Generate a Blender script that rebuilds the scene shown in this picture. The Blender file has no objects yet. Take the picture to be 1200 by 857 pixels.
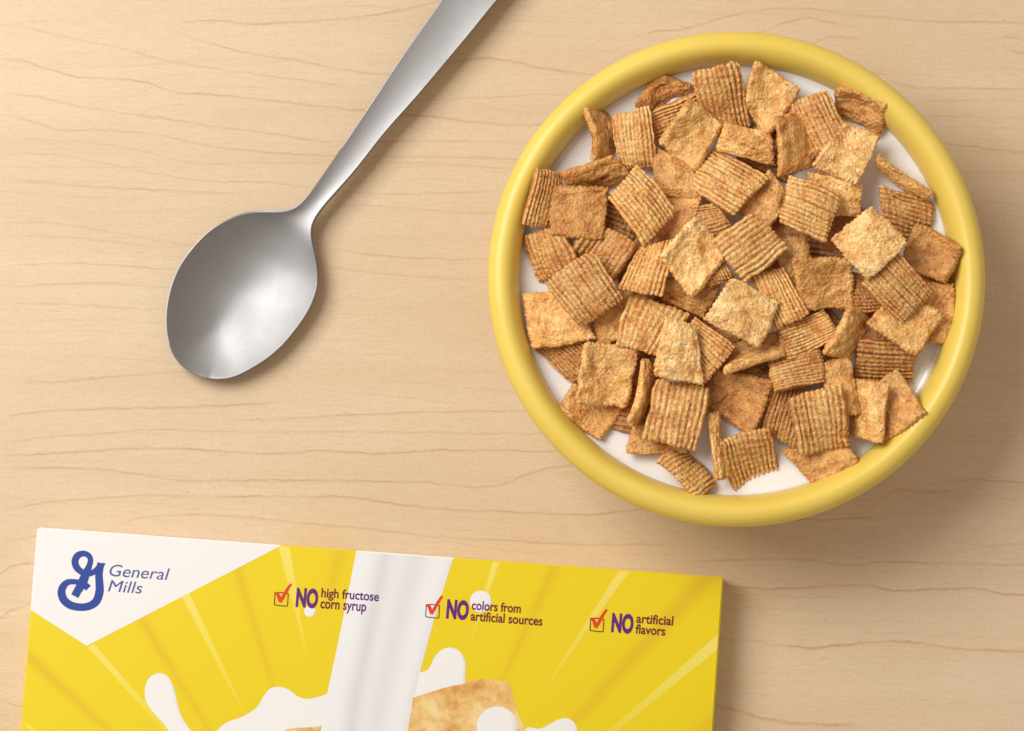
import bpy, bmesh, math, random
import numpy as np
from mathutils import Vector, Matrix

S = bpy.context.scene
COL = S.collection
R = math.radians

# ------------------------------------------------------------------ camera, light, exposure
PX = 0.0003                      # metres per photograph pixel on the table
CAM_D, TILT = 1.2, R(4.0)
cam_d = bpy.data.cameras.new('camera')
cam = bpy.data.objects.new('camera', cam_d); COL.objects.link(cam)
cam.location = (0, -CAM_D*math.sin(TILT), CAM_D*math.cos(TILT))
cam.rotation_euler = (TILT, 0, 0)
cam_d.sensor_width = 36.0; cam_d.lens = 120.0
cam_d.clip_start = 0.05; cam_d.clip_end = 20.0
S.camera = cam

W = bpy.data.worlds.new('World'); S.world = W; W.use_nodes = True
bg = W.node_tree.nodes['Background']
bg.inputs[0].default_value = (1.0, 0.86, 0.75, 1); bg.inputs[1].default_value = 0.43

def area(name, loc, target, sx, sy, power, color):
    l = bpy.data.lights.new(name, 'AREA'); l.shape = 'RECTANGLE'; l.size = sx; l.size_y = sy
    l.energy = power; l.color = color
    o = bpy.data.objects.new(name, l); COL.objects.link(o)
    o.location = loc
    d = Vector(target) - Vector(loc)
    o.rotation_euler = d.to_track_quat('-Z', 'Y').to_euler()
    return o
area('key_softbox', (-0.68, 0.47, 1.05), (-0.05, 0.03, 0.0), 0.74, 0.74, 16.9, (1.0, 0.985, 0.965))

S.view_settings.view_transform = 'Standard'
S.view_settings.look = 'None'
S.view_settings.exposure = 0.0
S.view_settings.gamma = 1.0
S.view_settings.use_curve_mapping = False
S.cycles.max_bounces = 8
S.cycles.use_denoising = True

# ------------------------------------------------------------------ helpers
CT, ST = math.cos(TILT), math.sin(TILT)
CAMP = np.array([0, -CAM_D*ST, CAM_D*CT])
def un(px, py, z=0.0):
    """the point at height z that the photograph shows at (px, py)"""
    dx, dy, dz = (px-600.0)/4000.0, -(py-428.5)/4000.0, -1.0
    d = np.array([dx, dy*CT - dz*ST, dy*ST + dz*CT])
    t = (z - CAMP[2]) / d[2]
    return CAMP + d*t

def link(o, parent=None, label=None, cat=None, group=None, kind=None):
    COL.objects.link(o)
    if parent is not None: o.parent = parent
    if label: o['label'] = label
    if cat: o['category'] = cat
    if group: o['group'] = group
    if kind: o['kind'] = kind
    return o

def mesh_np(name, verts, faces, mat, smooth=True):
    me = bpy.data.meshes.new(name)
    me.from_pydata([tuple(map(float, v)) for v in verts], [], faces)
    if smooth: me.polygons.foreach_set('use_smooth', [True]*len(me.polygons))
    if mat: me.materials.append(mat)
    me.update()
    return me

def new_mat(name):
    m = bpy.data.materials.new(name); m.use_nodes = True
    nt = m.node_tree
    return m, nt, nt.nodes['Principled BSDF']

class NT:
    def __init__(s, nt): s.nt = nt
    def n(s, t, **kw):
        x = s.nt.nodes.new(t)
        for k, v in kw.items(): setattr(x, k, v)
        return x
    def l(s, a, b): s.nt.links.new(a, b)
    def put(s, sock, v):
        if isinstance(v, (int, float)): sock.default_value = v
        elif isinstance(v, tuple): sock.default_value = v
        else: s.l(v, sock)
    def math(s, op, a, b=None, c=None, clamp=False):
        x = s.n('ShaderNodeMath', operation=op); x.use_clamp = clamp
        s.put(x.inputs[0], a)
        if b is not None: s.put(x.inputs[1], b)
        if c is not None: s.put(x.inputs[2], c)
        return x.outputs[0]
    def noise(s, vec, scale, detail=2.0, rough=0.5, dim='3D'):
        x = s.n('ShaderNodeTexNoise', noise_dimensions=dim)
        if vec is not None: s.l(vec, x.inputs['Vector'])
        x.inputs['Scale'].default_value = scale; x.inputs['Detail'].default_value = detail
        x.inputs['Roughness'].default_value = rough
        return x.outputs['Fac']
    def ramp(s, v, stops):
        x = s.n('ShaderNodeValToRGB'); e = x.color_ramp.elements
        while len(e) < len(stops): e.new(0.5)
        for k, (p, c) in enumerate(stops):
            e[k].position = p; e[k].color = (c, c, c, 1) if isinstance(c, (int, float)) else (*c, 1)
        s.put(x.inputs[0], v)
        return x.outputs['Color']
    def mix(s, f, a, b, mode='MIX'):
        x = s.n('ShaderNodeMix', data_type='RGBA', blend_type=mode)
        s.put(x.inputs[0], f)
        for i, v in ((6, a), (7, b)):
            if isinstance(v, tuple): x.inputs[i].default_value = (*v, 1) if len(v) == 3 else v
            else: s.l(v, x.inputs[i])
        return x.outputs[2]
    def mapr(s, v, a, b, c, d):
        x = s.n('ShaderNodeMapRange'); s.put(x.inputs[0], v)
        for i, q in enumerate((a, b, c, d)): x.inputs[i+1].default_value = q
        return x.outputs[0]
    def bump(s, h, strength, dist, prev=None):
        x = s.n('ShaderNodeBump'); s.l(h, x.inputs['Height'])
        x.inputs['Strength'].default_value = strength; x.inputs['Distance'].default_value = dist
        if prev is not None: s.l(prev, x.inputs['Normal'])
        return x.outputs[0]

def lin(r, g, b):
    f = lambda c: (c/255/12.92) if c/255 <= 0.04045 else ((c/255+0.055)/1.055)**2.4
    return (f(r), f(g), f(b))

def flat_mat(name, col, rough=0.45, spec=0.4):
    m, nt, b = new_mat(name)
    b.inputs['Base Color'].default_value = (*col, 1)
    b.inputs['Roughness'].default_value = rough
    b.inputs['Specular IOR Level'].default_value = spec
    k = NT(nt); tc = k.n('ShaderNodeTexCoord').outputs['Object']
    h = k.noise(tc, 900.0, 2.0)
    k.l(k.bump(h, 0.06, 0.0004), b.inputs['Normal'])
    return m

def attr_mat(name, rough=0.45, spec=0.4):
    m = flat_mat(name, (0.8, 0.8, 0.8), rough, spec)
    k = NT(m.node_tree); a = k.n('ShaderNodeVertexColor', layer_name='print')
    k.l(a.outputs['Color'], m.node_tree.nodes['Principled BSDF'].inputs['Base Color'])
    return m

def set_print(me, cols):
    a = me.color_attributes.new('print', 'FLOAT_COLOR', 'POINT')
    c = np.ones((len(cols), 4), dtype=np.float32); c[:, :3] = cols
    a.data.foreach_set('color', c.ravel())

# ------------------------------------------------------------------ wood table
GRAIN = [  # (strength, width, points in photograph pixels)
 (.55, 1.5, [(0,28),(30,32),(60,39),(100,48),(150,59),(200,72),(250,80),(330,91),(430,105)]),
 (.75, 1.6, [(0,68),(25,71),(60,82),(85,89),(130,93),(165,95),(180,99),(200,107),(240,110),(300,116),(400,127),(490,135),(560,144),(690,147)]),
 (.60, 1.5, [(0,108),(50,115),(100,126),(150,133),(220,143),(300,155),(380,165),(480,165),(640,168)]),
 (.60, 1.5, [(0,134),(30,140),(60,150),(120,152),(180,157),(240,170),(300,178),(420,182),(640,187)]),
 (.45, 1.3, [(0,161),(60,164),(130,170),(180,180),(220,190),(300,191),(450,190),(640,200)]),
 (.50, 1.3, [(0,180),(40,180),(100,186),(160,200),(220,210),(320,215),(420,226),(600,224)]),
 (.60, 1.5, [(0,214),(30,213),(80,217),(150,221),(220,225),(300,227)]),
 (.70, 1.7, [(199,32),(215,27),(245,24),(290,28),(360,25),(430,19),(490,7),(520,0),(560,-8)]),
 (.70, 1.5, [(199,32),(215,41),(270,57),(340,70),(430,85),(500,92)]),
 (.85, 2.0, [(515,78),(535,73),(560,69),(587,70),(627,78),(689,87),(720,89)]),
 (.45, 1.3, [(470,118),(560,115),(627,111),(690,112)]),
 (.50, 1.4, [(0,260),(60,262),(130,272),(200,284),(260,290)]),
 (.45, 1.3, [(0,275),(100,280),(200,292)]),
 (.55, 1.5, [(0,312),(70,309),(150,312),(220,318)]),
 (.65, 1.5, [(0,338),(50,334),(120,332),(220,339)]),
 (.45, 1.3, [(0,353),(100,358),(210,364)]),
 (.60, 1.5, [(370,289),(450,300),(520,303),(600,304)]),
 (.55, 1.4, [(370,312),(450,321),(570,328)]),
 (.45, 1.3, [(370,240),(450,242),(560,250),(640,250)]),
 (.55, 1.5, [(0,450),(60,448),(130,442),(200,437),(260,436)]),
 (.80, 1.6, [(0,490),(50,483),(120,479),(200,478),(250,476),(290,474),(335,471)]),
 (.70, 1.5, [(260,493),(350,490),(420,486),(510,483),(560,482),(650,481)]),
 (.50, 1.4, [(0,520),(60,512),(120,508),(180,504),(250,506),(430,506),(540,508),(660,507)]),
 (.85, 1.6, [(0,534),(60,532),(120,527),(220,527),(280,530),(340,531),(370,528),(440,531),(520,528),(700,529)]),
 (.80, 1.6, [(0,550),(60,549),(120,550),(160,556),(205,563),(270,563),(360,563),(430,564),(500,566),(590,567),(615,557),(640,549),(700,546)]),
 (.75, 1.6, [(0,598),(50,590),(100,585),(160,581),(240,582),(330,582),(420,584),(460,590),(520,597),(600,600),(690,603),(740,598),(820,596)]),
 (.60, 1.5, [(120,624),(135,618),(160,608),(200,604),(270,604),(320,609),(400,617),(450,622),(520,630),(600,634),(680,638),(800,638)]),
 (.55, 1.5, [(-40,646),(0,639),(20,632),(42,629),(90,620)]),
 (.75, 1.6, [(-40,690),(0,673),(12,664),(21,662),(60,659)]),
 (.75, 1.6, [(-40,740),(0,726),(9,718),(33,709),(70,700)]),
 (.65, 1.6, [(-40,815),(0,821),(24,827),(60,830)]),
 (.65, 1.5, [(1085,567),(1107,565),(1132,563),(1200,565),(1260,566)]),
 (.80, 2.0, [(880,612),(915,609),(998,607),(1030,605),(1050,600)]),
 (.60, 2.4, [(1010,601),(1020,597),(1034,584),(1040,579),(1082,576),(1130,575)]),
 (.70, 1.6, [(800,660),(840,657),(882,655),(957,657),(998,662),(1040,658),(1090,660),(1200,662),(1260,664)]),
 (.95, 1.8, [(800,685),(848,687),(923,690),(969,687),(1023,687),(1048,692),(1098,690),(1157,692),(1173,696),(1200,697),(1260,699)]),
 (.95, 1.8, [(890,755),(907,756),(957,759),(985,756),(1015,753),(1073,753),(1123,760),(1200,764),(1260,766)]),
 (.85, 2.4, [(820,812),(840,825),(865,833),(902,844),(957,848),(1020,850)]),
 (.40, 1.4, [(830,750),(882,750),(910,752)]),
 (.65, 1.5, [(730,52),(750,42),(800,34),(860,18),(920,10),(950,10),(975,14),(1020,19),(1070,23),(1137,26),(1260,25)]),
 (.60, 1.7, [(860,44),(900,35),(925,25),(947,21),(970,26),(1005,32),(1018,38)]),
 (.60, 1.6, [(930,62),(952,51),(982,42),(1005,44),(1016,37)]),
 (.65, 1.5, [(1000,80),(1020,84),(1035,88),(1045,95),(1065,101),(1115,103),(1260,103)]),
 (.45, 1.3, [(1050,122),(1072,121),(1125,118),(1260,120)]),
 (.50, 1.3, [(1070,138),(1085,137),(1137,137),(1260,140)]),
 (.75, 1.6, [(1090,166),(1107,169),(1125,171),(1165,175),(1260,180)]),
 (.45, 1.3, [(1110,202),(1125,202),(1260,201)]),
 (.50, 1.6, [(1170,44),(1180,43),(1200,48),(1230,52)]),
 (.50, 1.6, [(1172,46),(1180,56),(1200,62),(1240,60)]),
 (.45, 1.3, [(1120,650),(1160,640),(1260,640)]),
]
def wood_material():
    m, nt, b = new_mat('maple_wood')
    k = NT(nt)
    tc = k.n('ShaderNodeTexCoord').outputs['Object']
    mp = k.n('ShaderNodeMapping'); k.l(tc, mp.inputs[0])
    mp.inputs['Scale'].default_value = (1/PX/1000, 1/PX/1000, 1)     # thousands of pixels
    P = mp.outputs[0]
    sep = k.n('ShaderNodeSeparateXYZ'); k.l(P, sep.inputs[0])
    X, Y = sep.outputs[0], sep.outputs[1]
    def stretched(sx, sy):
        q = k.n('ShaderNodeMapping'); k.l(P, q.inputs[0]); q.inputs['Scale'].default_value = (sx, sy, 1)
        return q.outputs[0]
    jit = k.noise(stretched(60, 25), 1.0, 3.0, 0.6)
    jit2 = k.noise(stretched(14, 6), 1.0, 2.0, 0.5)
    wander = k.math('ADD', k.math('MULTIPLY_ADD', jit, 5.5, -2.75), k.math('MULTIPLY_ADD', jit2, 4.0, -2.0))   # pixels
    yj = k.math('MULTIPLY_ADD', wander, 0.001, Y)
    vary = k.noise(stretched(18, 90), 1.0, 2.0, 0.5)
    vary = k.mapr(vary, 0.3, 0.7, 0.40, 1.25)
    total = None
    for lay in ('grain_a', 'grain_b', 'grain_c'):      # offset from the nearest growth line, its strength, its width
        at = k.n('ShaderNodeAttribute', attribute_name=lay)
        sp = k.n('ShaderNodeSeparateXYZ'); k.l(at.outputs['Vector'], sp.inputs[0])
        d = k.math('DIVIDE', k.math('ADD', sp.outputs[0], wander), k.math('MULTIPLY', sp.outputs[2], 0.9))
        up = k.mapr(d, 0.0, 1.0, 1.0, 0.0)
        dn = k.mapr(d, -2.6, 0.0, 0.0, 1.0)
        v = k.math('MULTIPLY', k.math('MULTIPLY', up, k.math('POWER', dn, 2.0)), sp.outputs[1])
        total = v if total is None else k.math('MAXIMUM', total, v)
    total = k.math('MULTIPLY', total, vary)
    # faint procedural growth lines between and beyond the strong ones
    warp = k.noise(stretched(1.6, 2.2), 1.0, 2.0, 0.5)
    v2 = k.math('ADD', k.math('MULTIPLY', k.math('ADD', yj, k.math('MULTIPLY', X, 0.03)), 62.0), k.math('MULTIPLY', warp, 7.0))
    fr = k.math('FRACT', v2)
    line2 = k.math('MULTIPLY', k.mapr(fr, 0.0, 0.16, 1.0, 0.0), k.mapr(fr, 0.0, 0.03, 0.0, 1.0))
    gate = k.mapr(k.noise(stretched(3.0, 16), 1.0, 2.0, 0.5), 0.40, 0.66, 0.0, 0.36)
    line2 = k.math('MULTIPLY', line2, gate)
    total = k.math('MAXIMUM', total, line2)
    # base colour: broad drift, ray fleck, fine pores
    drift = k.noise(stretched(2.0, 7.0), 1.0, 3.0, 0.55)
    base = k.mix(k.mapr(drift, 0.3, 0.7, 0, 1), lin(217,195,162), lin(226,207,176))
    fleck = k.noise(stretched(40, 330), 1.0, 3.0, 0.6)
    base = k.mix(k.mapr(fleck, 0.35, 0.75, 0.0, 0.30), base, lin(200,168,130))
    pores = k.noise(stretched(170, 900), 1.0, 2.0, 0.5)
    base = k.mix(k.mapr(pores, 0.55, 0.8, 0.0, 0.30), base, lin(190,150,110))
    dash = k.noise(stretched(70, 620), 1.0, 1.0, 0.5)
    base = k.mix(k.mapr(dash, 0.66, 0.80, 0.0, 0.40), base, lin(182,132,96))
    band = k.noise(stretched(0.7, 26), 1.0, 3.0, 0.6)
    base = k.mix(k.mapr(band, 0.40, 0.70, 0.0, 0.22), base, lin(204,170,130))
    cloud = k.noise(stretched(300, 300), 1.0, 2.0, 0.6)
    base = k.mix(k.mapr(cloud, 0.35, 0.7, 0.0, 0.24), base, lin(200,160,120))
    col = k.mix(k.math('MULTIPLY', total, 0.66, clamp=True), base, lin(182,124,90))
    k.l(col, b.inputs['Base Color'])
    b.inputs['Roughness'].default_value = 0.42
    b.inputs['Specular IOR Level'].default_value = 0.32
    h = k.math('SUBTRACT', k.math('MULTIPLY', fleck, 0.5), total)
    k.l(k.bump(h, 0.10, 0.0003), b.inputs['Normal'])
    return m

def build_table():
    # one sheet, fine where the grain is drawn, with a rounded edge and an underside
    def axis(half, lo, hi, step):
        return np.concatenate([np.linspace(-half, lo, 24)[:-1], np.arange(lo, hi, step), np.linspace(hi, half, 24)])
    gx = axis(0.65, -0.205, 0.205, 0.0006); gy = axis(0.55, -0.145, 0.145, 0.00045)
    nx, ny = len(gx), len(gy)
    X, Y = np.meshgrid(gx, gy, indexing='ij')
    sets = [[], [], []]
    lines = []
    for st, wd, pts in GRAIN:
        uv = np.array([un(px, py)[:2] for px, py in pts])
        xs = np.arange(uv[0, 0], uv[-1, 0], 0.0015)
        # smooth through the points
        m = np.gradient(uv[:, 1], uv[:, 0])
        i = np.clip(np.searchsorted(uv[:, 0], gx, side='right')-1, 0, len(uv)-2)
        h = uv[i+1, 0]-uv[i, 0]; u = ((gx-uv[i, 0])/h).clip(0, 1)
        y = (2*u**3-3*u**2+1)*uv[i, 1]+(u**3-2*u**2+u)*h*m[i]+(-2*u**3+3*u**2)*uv[i+1, 1]+(u**3-u**2)*h*m[i+1]
        x0, x1 = uv[0, 0], uv[-1, 0]; e = min(0.011, (x1-x0)*0.25)
        fade = np.clip((gx-x0)/e, 0, 1)*np.clip((x1-gx)/e, 0, 1)
        lines.append((y, fade, st, wd))
    order = sorted(range(len(lines)), key=lambda q: -np.sum(lines[q][0]*lines[q][1])/max(np.sum(lines[q][1]), 1e-9))
    for k_, q in enumerate(order): sets[k_ % 3].append(lines[q])
    V = np.stack([X, Y, np.zeros_like(X)], -1).reshape(-1, 3)
    idx = np.arange(nx*ny).reshape(nx, ny)
    F = np.stack([idx[:-1, :-1], idx[1:, :-1], idx[1:, 1:], idx[:-1, 1:]], -1).reshape(-1, 4).tolist()
    ring = list(idx[:, 0]) + list(idx[-1, 1:]) + list(idx[-2::-1, -1]) + list(idx[0, -2:0:-1])
    V = V.tolist(); prev = [int(q) for q in ring]
    for off, z in ((0.0015, -0.0006), (0.0022, -0.0022), (0.0022, -0.028)):
        cur = []
        for q in ring:
            x, y, _ = V[int(q)]
            sx = off if abs(x-0.65) < 1e-9 else -off if abs(x+0.65) < 1e-9 else 0
            sy = off if abs(y-0.55) < 1e-9 else -off if abs(y+0.55) < 1e-9 else 0
            cur.append(len(V)); V.append([x+sx, y+sy, z])
        for i in range(len(ring)):
            j = (i+1) % len(ring); F.append([prev[i], cur[i], cur[j], prev[j]])
        prev = cur
    F.append(prev[::-1])
    me = mesh_np('table', V, F, wood_material())
    for name, ls in zip(('grain_a', 'grain_b', 'grain_c'), sets):
        best = np.full((nx, ny), 1.0); out = np.zeros((nx, ny, 3)); out[..., 0] = 60; out[..., 2] = 1.5
        for y, fade, st, wd in ls:
            d = (Y - y[:, None])/PX
            sel = (np.abs(d) < 8.5) & (fade[:, None] > 0) & ((np.abs(d) < np.abs(out[..., 0])) | (out[..., 1] == 0))
            out[..., 0] = np.where(sel, d, out[..., 0])
            out[..., 1] = np.where(sel, (fade*st)[:, None], out[..., 1])
            out[..., 2] = np.where(sel, wd, out[..., 2])
        # outside every band the strength is nil, so nothing shows where two bands meet
        far = np.abs(out[..., 0]) > 7.0
        out[..., 1] = np.where(far, 0, out[..., 1])
        a = me.attributes.new(name, 'FLOAT_VECTOR', 'POINT')
        full = np.zeros((len(V), 3), dtype=np.float32); full[:, 0] = 60; full[:, 2] = 1.5
        full[:nx*ny] = out.reshape(-1, 3)
        a.data.foreach_set('vector', full.ravel())
    o = bpy.data.objects.new('table', me)
    link(o, label='pale maple wood table with thin wavy reddish brown grain lines', cat='table')
build_table()

# ------------------------------------------------------------------ bowl and milk
RIM_Z, MILK_Z = 0.055, 0.0435
BC = un(863, 326, RIM_Z-0.005); BC[2] = 0
R_OUT = 293.4*PX*(CAM_D*CT-RIM_Z)/(CAM_D*CT)
def build_bowl():
    m, nt, b = new_mat('yellow_glaze')
    k = NT(nt); tc = k.n('ShaderNodeTexCoord').outputs['Object']
    n1 = k.noise(tc, 30.0, 3.0)
    k.l(k.mix(k.mapr(n1, 0.3, 0.7, 0, 1), lin(236,208,98), lin(231,201,88)), b.inputs['Base Color'])
    b.inputs['Roughness'].default_value = 0.39
    b.inputs['Specular IOR Level'].default_value = 0.5
    n2 = k.noise(tc, 120.0, 2.0)
    k.l(k.bump(n2, 0.05, 0.001), b.inputs['Normal'])
    ro = R_OUT
    prof = [(0.0, 0.004), (0.030, 0.004), (0.034, 0.0), (0.040, 0.0), (0.044, 0.004), (0.055, 0.011),
            (0.066, 0.022), (0.0735, 0.034), (0.0765, 0.0425), (0.0785, 0.0455)]
    lip = []
    for i in range(0, 11):                      # outer shoulder up to the top of the rim
        t = R(-50 + 140*i/10); lip.append((ro-0.0048+0.0048*math.cos(t), 0.0495+0.0055*math.sin(t)))
    for i in range(1, 13):                      # long soft fall into the bowl
        t = R(90 + 84*i/12); lip.append((ro-0.0048+0.0062*math.cos(t), 0.0425+0.0125*math.sin(t)))
    prof += lip
    prof += [(ro-0.0112, 0.0400), (0.066, 0.029), (0.055, 0.018), (0.040, 0.0095), (0.020, 0.007), (0.0, 0.0065)]
    n = 160; V = []; F = []
    for (r, z) in prof:
        for j in range(n):
            a = 2*math.pi*j/n; V.append((r*math.cos(a), r*math.sin(a), z))
    for i in range(len(prof)-1):
        for j in range(n):
            q = (i*n+j, i*n+(j+1) % n, (i+1)*n+(j+1) % n, (i+1)*n+j)
            F.append(q)
    me = mesh_np('bowl', V, F, m)
    bm = bmesh.new(); bm.from_mesh(me); bmesh.ops.remove_doubles(bm, verts=bm.verts, dist=1e-6)
    bmesh.ops.recalc_face_normals(bm, faces=bm.faces); bm.to_mesh(me); bm.free()
    o = bpy.data.objects.new('cereal_bowl', me); o.location = BC
    link(o, label='round glossy yellow bowl filled with cereal and milk', cat='bowl')
    # milk
    m, nt, b = new_mat('milk')
    b.inputs['Base Color'].default_value = (0.92, 0.895, 0.865, 1)
    b.inputs['Roughness'].default_value = 0.14
    b.inputs['Specular IOR Level'].default_value = 0.4
    b.inputs['Subsurface Weight'].default_value = 0.35
    b.inputs['Subsurface Radius'].default_value = (1.0, 0.75, 0.5)
    b.inputs['Subsurface Scale'].default_value = 0.003
    k = NT(nt); tc = k.n('ShaderNodeTexCoord').outputs['Object']
    k.l(k.bump(k.noise(tc, 55.0, 1.0), 0.12, 0.002), b.inputs['Normal'])
    # surface climbs a little where it meets the wall; body runs down to the bowl's inside
    rr = [(0, 0), (0.03, 0), (0.055, 0), (ro-0.0135, 0), (ro-0.0118, 0.0003), (ro-0.0104, 0.0012)]
    prof = rr + [(ro-0.0113, -0.0035), (0.0655, -0.0145), (0.0545, -0.0255), (0.0395, -0.034), (0.0, -0.0365)]
    V = []; F = []
    for (r, z) in prof:
        for j in range(n):
            a = 2*math.pi*j/n; V.append((r*math.cos(a), r*math.sin(a), z))
    for i in range(len(prof)-1):
        for j in range(n):
            F.append((i*n+j, (i+1)*n+j, (i+1)*n+(j+1) % n, i*n+(j+1) % n))
    me = mesh_np('milk', V, F, m)
    bm = bmesh.new(); bm.from_mesh(me); bmesh.ops.remove_doubles(bm, verts=bm.verts, dist=1e-6)
    bmesh.ops.recalc_face_normals(bm, faces=bm.faces); bm.to_mesh(me); bm.free()
    o = bpy.data.objects.new('milk', me); o.location = (BC[0], BC[1], MILK_Z)
    link(o, label='white milk pooled inside the yellow bowl around the cereal', cat='milk')
build_bowl()

# ------------------------------------------------------------------ cereal squares
def cereal_material():
    m, nt, b = new_mat('toasted_cereal')
    k = NT(nt); tc = k.n('ShaderNodeTexCoord').outputs['Object']
    oi = k.n('ShaderNodeObjectInfo')
    off = k.n('ShaderNodeVectorMath', operation='ADD'); k.l(tc, off.inputs[0])
    rv = k.n('ShaderNodeCombineXYZ'); k.l(oi.outputs['Random'], rv.inputs[0]); k.l(oi.outputs['Random'], rv.inputs[1])
    k.l(rv.outputs[0], off.inputs[1]); P = off.outputs[0]
    toast = k.noise(P, 170.0, 5.0, 0.68)
    col = k.ramp(toast, [(0.31, (0.57, 0.200, 0.037)), (0.47, (0.88, 0.438, 0.113)), (0.65, (0.98, 0.635, 0.225))])
    # crests kept paler; furrow colour mixes real brown with painted-in groove shade
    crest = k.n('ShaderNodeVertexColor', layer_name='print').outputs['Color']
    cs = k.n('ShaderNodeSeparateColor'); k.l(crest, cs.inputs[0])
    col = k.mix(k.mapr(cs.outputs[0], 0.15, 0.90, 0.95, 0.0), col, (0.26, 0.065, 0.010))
    specks = k.noise(P, 900.0, 2.0, 0.6)
    col = k.mix(k.mapr(specks, 0.58, 0.72, 0.0, 0.75), col, (0.34, 0.11, 0.022))
    sugar = k.noise(P, 1000.0, 2.0, 0.6)
    sp = k.n('ShaderNodeVectorMath', operation='ADD'); k.l(P, sp.inputs[0]); sp.inputs[1].default_value = (3.1, 1.7, 0.9)
    sugar = k.noise(sp.outputs[0], 760.0, 3.0, 0.6)
    col = k.mix(k.mapr(sugar, 0.53, 0.70, 0.0, 0.6), col, (0.95, 0.74, 0.42))
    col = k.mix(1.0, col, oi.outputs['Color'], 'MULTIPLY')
    k.l(col, b.inputs['Base Color'])
    b.inputs['Roughness'].default_value = 0.40
    b.inputs['Specular IOR Level'].default_value = 0.55
    g1 = k.noise(P, 850.0, 3.0, 0.65)
    vor = k.n('ShaderNodeTexVoronoi'); k.l(P, vor.inputs['Vector']); vor.inputs['Scale'].default_value = 950.0
    h = k.math('ADD', g1, k.math('MULTIPLY', vor.outputs['Distance'], -0.5))
    k.l(k.bump(h, 0.80, 0.0009), b.inputs['Normal'])
    return m
CEREAL_MAT = cereal_material()

def vnoise(rng, A, B, f):
    """smooth value noise over the square [-1,1]^2, f cells across"""
    n = int(f)+3
    g = rng.uniform(-1, 1, (n, n))
    x = (A*0.5+0.5).clip(-0.1, 1.1)*f + 0.5; y = (B*0.5+0.5).clip(-0.1, 1.1)*f + 0.5
    x = x.clip(0, n-1.001); y = y.clip(0, n-1.001)
    i = x.astype(int); j = y.astype(int); u = x-i; v = y-j
    u = u*u*(3-2*u); v = v*v*(3-2*v)
    return g[i, j]*(1-u)*(1-v) + g[i+1, j]*u*(1-v) + g[i, j+1]*(1-u)*v + g[i+1, j+1]*u*v

N = 44
_t = np.linspace(-1, 1, N)
_t = np.sign(_t)*(1-(1-np.abs(_t))**1.45)
GA, GB = np.meshgrid(_t, _t, indexing='ij')
def _topology():
    F = []
    idt = lambda i, j: i*N+j
    border = {}
    bot = np.zeros((N, N), dtype=int); c = N*N
    for i in range(N):
        for j in range(N):
            if i in (0, N-1) or j in (0, N-1): bot[i, j] = idt(i, j)
            else: bot[i, j] = c; c += 1
    for i in range(N-1):
        for j in range(N-1):
            F.append((idt(i, j), idt(i+1, j), idt(i+1, j+1), idt(i, j+1)))
            F.append((int(bot[i, j]), int(bot[i, j+1]), int(bot[i+1, j+1]), int(bot[i+1, j])))
    inner = np.array([[bot[i, j] >= N*N for j in range(N)] for i in range(N)])
    return F, inner
CF, INNER = _topology()

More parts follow.
